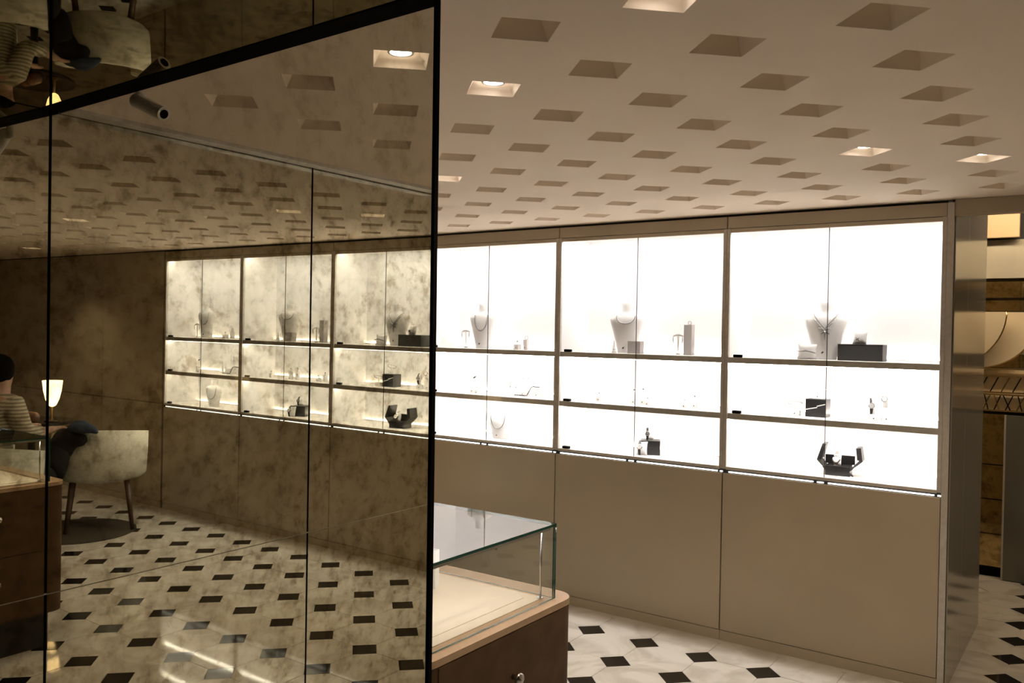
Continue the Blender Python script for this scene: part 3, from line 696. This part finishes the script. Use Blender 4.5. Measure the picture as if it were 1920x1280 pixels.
# ------------------------------------------------------------------ ceiling camera seen in the mirror
cc = thing('security_camera', 'white bullet security camera under the mirrored ceiling', 'camera', (.02, 1.36, ZC - .024))
a_, b_ = Vector((.050, -.012, .000)), Vector((-.070, .0, -.054))
obj('housing', tube([a_, b_], .020, 20), m_cctv, cc, smooth=False)
dv = (b_ - a_).normalized()
obj('lens', tube([b_ - dv * .002, b_ + dv * .0015], .0125, 20), m_black, cc); obj('mount', tube([(.05, 0, .023), (.05, 0, -.01)], .012, 16), m_cctv, cc)

# ------------------------------------------------------------------ seating corner seen in the mirror
def tub_chair(loc, rz, label):
    t = thing('tub_chair', label, 'chair', loc, rz, 'ivory tub chairs')
    b = bmesh.new(); n = 28; rings = []
    for ro, z in ((.27, .41), (.325, .415), (.352, .44), (.362, .62), (.364, 'top'), (.325, 'top'), (.315, .62), (.30, .50)):
        rg = []
        for k in range(n):
            a = math.radians(-140 + 280 * k / (n - 1)) + math.pi / 2
            zz = (.83 - .10 * (abs(-1 + 2 * k / (n - 1)) ** 1.6)) if z == 'top' else z
            rg.append(b.verts.new((ro * math.cos(a), ro * math.sin(a), zz)))
        rings.append(rg)
    for A_, B_ in zip(rings, rings[1:]):
        for k in range(n - 1): b.faces.new((A_[k], A_[k + 1], B_[k + 1], B_[k]))
    for k in (0, n - 1): b.faces.new([r[k] for r in rings])
    bmesh.ops.recalc_face_normals(b, faces=b.faces); obj('backrest', b, m_chair, t, smooth=True)
    obj('seat', lathe([(0, .39), (.26, .39), (.30, .41), (.30, .47), (.27, .495), (0, .50)], 32), m_chair, t, smooth=True)
    for sx in (-1, 1):
        for sy in (-1, 1): obj('leg', tube([(sx * .20, sy * .20, .40), (sx * .245, sy * .245, 0)], [.026, .016], 10), m_leg, t, smooth=True)
    return t
tub_chair((-3.74, 3.84, .006), math.radians(-120), 'ivory tub chair with walnut legs and dark clothes thrown over it')
tub_chair((-3.62, 2.93, 0), math.radians(180), 'ivory tub chair under the person in the striped knit')
tag(obj('rug', lathe([(0, 0), (.45, 0), (.45, .005), (0, .0058)], 48, c=(-3.70, 3.62)), m_rug), 'round dark brown rug under the tub chair', 'rug')
# clothes on the chair
def blob(name, pts, rad, m, par, seg=14, sub=True):
    o = obj(name, tube(pts, rad, seg), m, par, smooth=True)
    tx = bpy.data.textures.new(name, 'CLOUDS'); tx.noise_scale = .08
    s = o.modifiers.new('s', 'SUBSURF'); s.levels = s.render_levels = 2
    d = o.modifiers.new('d', 'DISPLACE'); d.texture = tx; d.strength = .035; return o
t = thing('coat', 'black coat heaped over the left side of the tub chair', 'coat', (-3.74, 3.84, .5))
blob('heap', [(.02, -.38, .02), (.05, -.36, .18), (.12, -.34, .28), (.20, -.30, .30), (.27, -.27, .24)], [.06, .11, .12, .09, .03], m_coat, t)
blob('hanging_side', [(.12, -.40, .26), (.11, -.42, .08), (.10, -.42, -.06)], [.06, .10, .05], m_coat, t)
t = thing('scarf', 'blue grey scarf lying on the rim of the tub chair', 'scarf', (-3.74, 3.84, .8))
blob('fold', [(.16, -.36, .06), (.24, -.33, .08), (.31, -.28, .07), (.36, -.22, .03)], [.03, .055, .05, .02], m_scarf, t)
# table, lamp, bits
TX, TY, TZ = -4.30, 3.55, .86
t = thing('side_table', 'small round dark table with a glowing lamp', 'table', (TX, TY, 0))
obj('table_top', lathe([(0, TZ - .03), (.30, TZ - .03), (.31, TZ - .02), (.31, TZ), (0, TZ)], 40), m_table, t); obj('pedestal', tube([(0, 0, .02), (0, 0, TZ - .03)], .03, 14), m_table, t); obj('foot', lathe([(0, 0), (.15, 0), (.15, .012), (.04, .03), (0, .03)], 32), m_table, t)
t = thing('table_lamp', 'table lamp with a glowing cream bowl shade, seen at the mirror joint', 'lamp', (-4.07, 3.60, TZ))
obj('lamp_base', lathe([(0, 0), (.06, 0), (.06, .012), (.012, .022), (.010, .13), (0, .13)], 24), m_lampmetal, t, smooth=True)
obj('lamp_shade', lathe([(.012, .128), (.030, .14), (.052, .19), (.068, .26), (.078, .345), (.074, .345), (.060, .25), (.03, .15), (.0, .14)], 32), m_shade, t, smooth=True)
t = thing('leather_pouch', 'brown rolled leather pouch on the table beside the lamp', 'pouch', (-4.11, 3.42, TZ)); obj('roll', tube([(-.10, 0, .05), (-.08, 0, .05), (.08, .02, .05), (.10, .02, .05)], [.03, .046, .046, .03], 16), m_pouch, t, smooth=True); obj('strap', torus(.047, .004, 20, 6, 'x', (0, .01, .05)), m_strap, t)
t = thing('black_tray', 'black tray box with a painted white highlight on the table beside the lamp', 'box', (-4.34, 3.38, TZ), .2); obj('body', bx(-.10, .10, -.06, .06, 0, .05, .004), m_blk, t); obj('painted_highlight', bx(-.09, .09, -.0615, -.0605, .030, .036), m_bust, t)  # white strip on the black tray imitates its highlights
# person seated with their back to the mirror
t = thing('person', 'person in a striped cream knit and dark hair bun seated with back turned', 'person', (-3.63, 2.95, 0), math.radians(8))
def skin_mesh(name, verts, edges, radii, m, parent, sub=2):
    me = bpy.data.meshes.new(name); me.from_pydata(verts, edges, []); me.materials.append(m)
    o = bpy.data.objects.new(name, me); C.objects.link(o); o.parent = parent
    sk = o.modifiers.new('skin', 'SKIN'); sk.use_smooth_shade = True
    for k_, r in enumerate(radii):
        sv = me.skin_vertices[0].data[k_]; sv.radius = r if isinstance(r, tuple) else (r, r); sv.use_root = (k_ == 0)
    s = o.modifiers.new('sub', 'SUBSURF'); s.levels = s.render_levels = sub
    return o
V = [(0, 0, .52), (0, -.01, .70), (0, 0, .95), (0, .02, 1.10), (0, .03, 1.18), (0, .05, 1.27), (0, .06, 1.36)]; Ed = [(0, 1), (1, 2), (2, 3), (3, 4), (4, 5), (5, 6)]; R_ = [(.15, .11), (.13, .10), (.15, .10), (.11, .08), (.055, .055), (.085, .10), (.075, .09)]
def chain(start, pts, rads):
    p = start
    for v, r in zip(pts, rads):
        V.append(v); R_.append(r); Ed.append((p, len(V) - 1)); p = len(V) - 1
    return p
for s in (-1, 1):
    hnd = chain(3, [(s * .17, .03, 1.09), (s * .22, .08, .88), (s * .17, .30, .86), (s * .16, .36, .875)], [.06, .05, .036, (.035, .02)])
    for q, (dx, ln) in enumerate(((-.026, .06), (-.010, .075), (.008, .08), (.024, .065))):
        chain(hnd, [(s * .16 + dx, .40, .88), (s * .16 + dx, .40 + ln * .6, .878), (s * .16 + dx, .40 + ln, .870)], [.010, .009, .008])
    chain(hnd, [(s * .16 - s * .035, .37, .88), (s * .16 - s * .055, .40, .876)], [.010, .009])
    chain(0, [(s * .10, .08, .52), (s * .12, .36, .53), (s * .12, .36, .28), (s * .12, .30, .07), (s * .12, .40, .03)], [.10, .065, .055, .04, .035])
skin_mesh('body', V, Ed, R_, m_skin, t, 1)
V = [(0, 0, .50), (0, -.01, .70), (0, 0, .95), (0, .02, 1.10), (0, .028, 1.16)]; Ed = [(0, 1), (1, 2), (2, 3), (3, 4)]; R_ = [(.18, .13), (.17, .125), (.19, .125), (.15, .10), (.08, .07)]
for s in (-1, 1): chain(3, [(s * .185, .03, 1.09), (s * .245, .08, .88), (s * .185, .26, .868)], [.085, .068, .05])
skin_mesh('sweater', V, Ed, R_, m_sw, t, 2)
V = [(0, 0, .54), (0, 0, .60)]; Ed = [(0, 1)]; R_ = [(.185, .135), (.18, .13)]
for s in (-1, 1): chain(0, [(s * .10, .08, .525), (s * .12, .36, .53), (s * .12, .36, .28), (s * .12, .30, .10)], [.115, .08, .068, .055])
skin_mesh('trousers', V, Ed, R_, m_coat, t, 2)
b = bmesh.new(); bmesh.ops.create_uvsphere(b, u_segments=20, v_segments=14, radius=1, matrix=Matrix.Translation((0, .035, 1.335)) @ Matrix.Diagonal((.098, .112, .118, 1)))
bmesh.ops.create_uvsphere(b, u_segments=14, v_segments=10, radius=.052, matrix=Matrix.Translation((.01, -.075, 1.29))); obj('hair', b, m_hair, t, smooth=True)
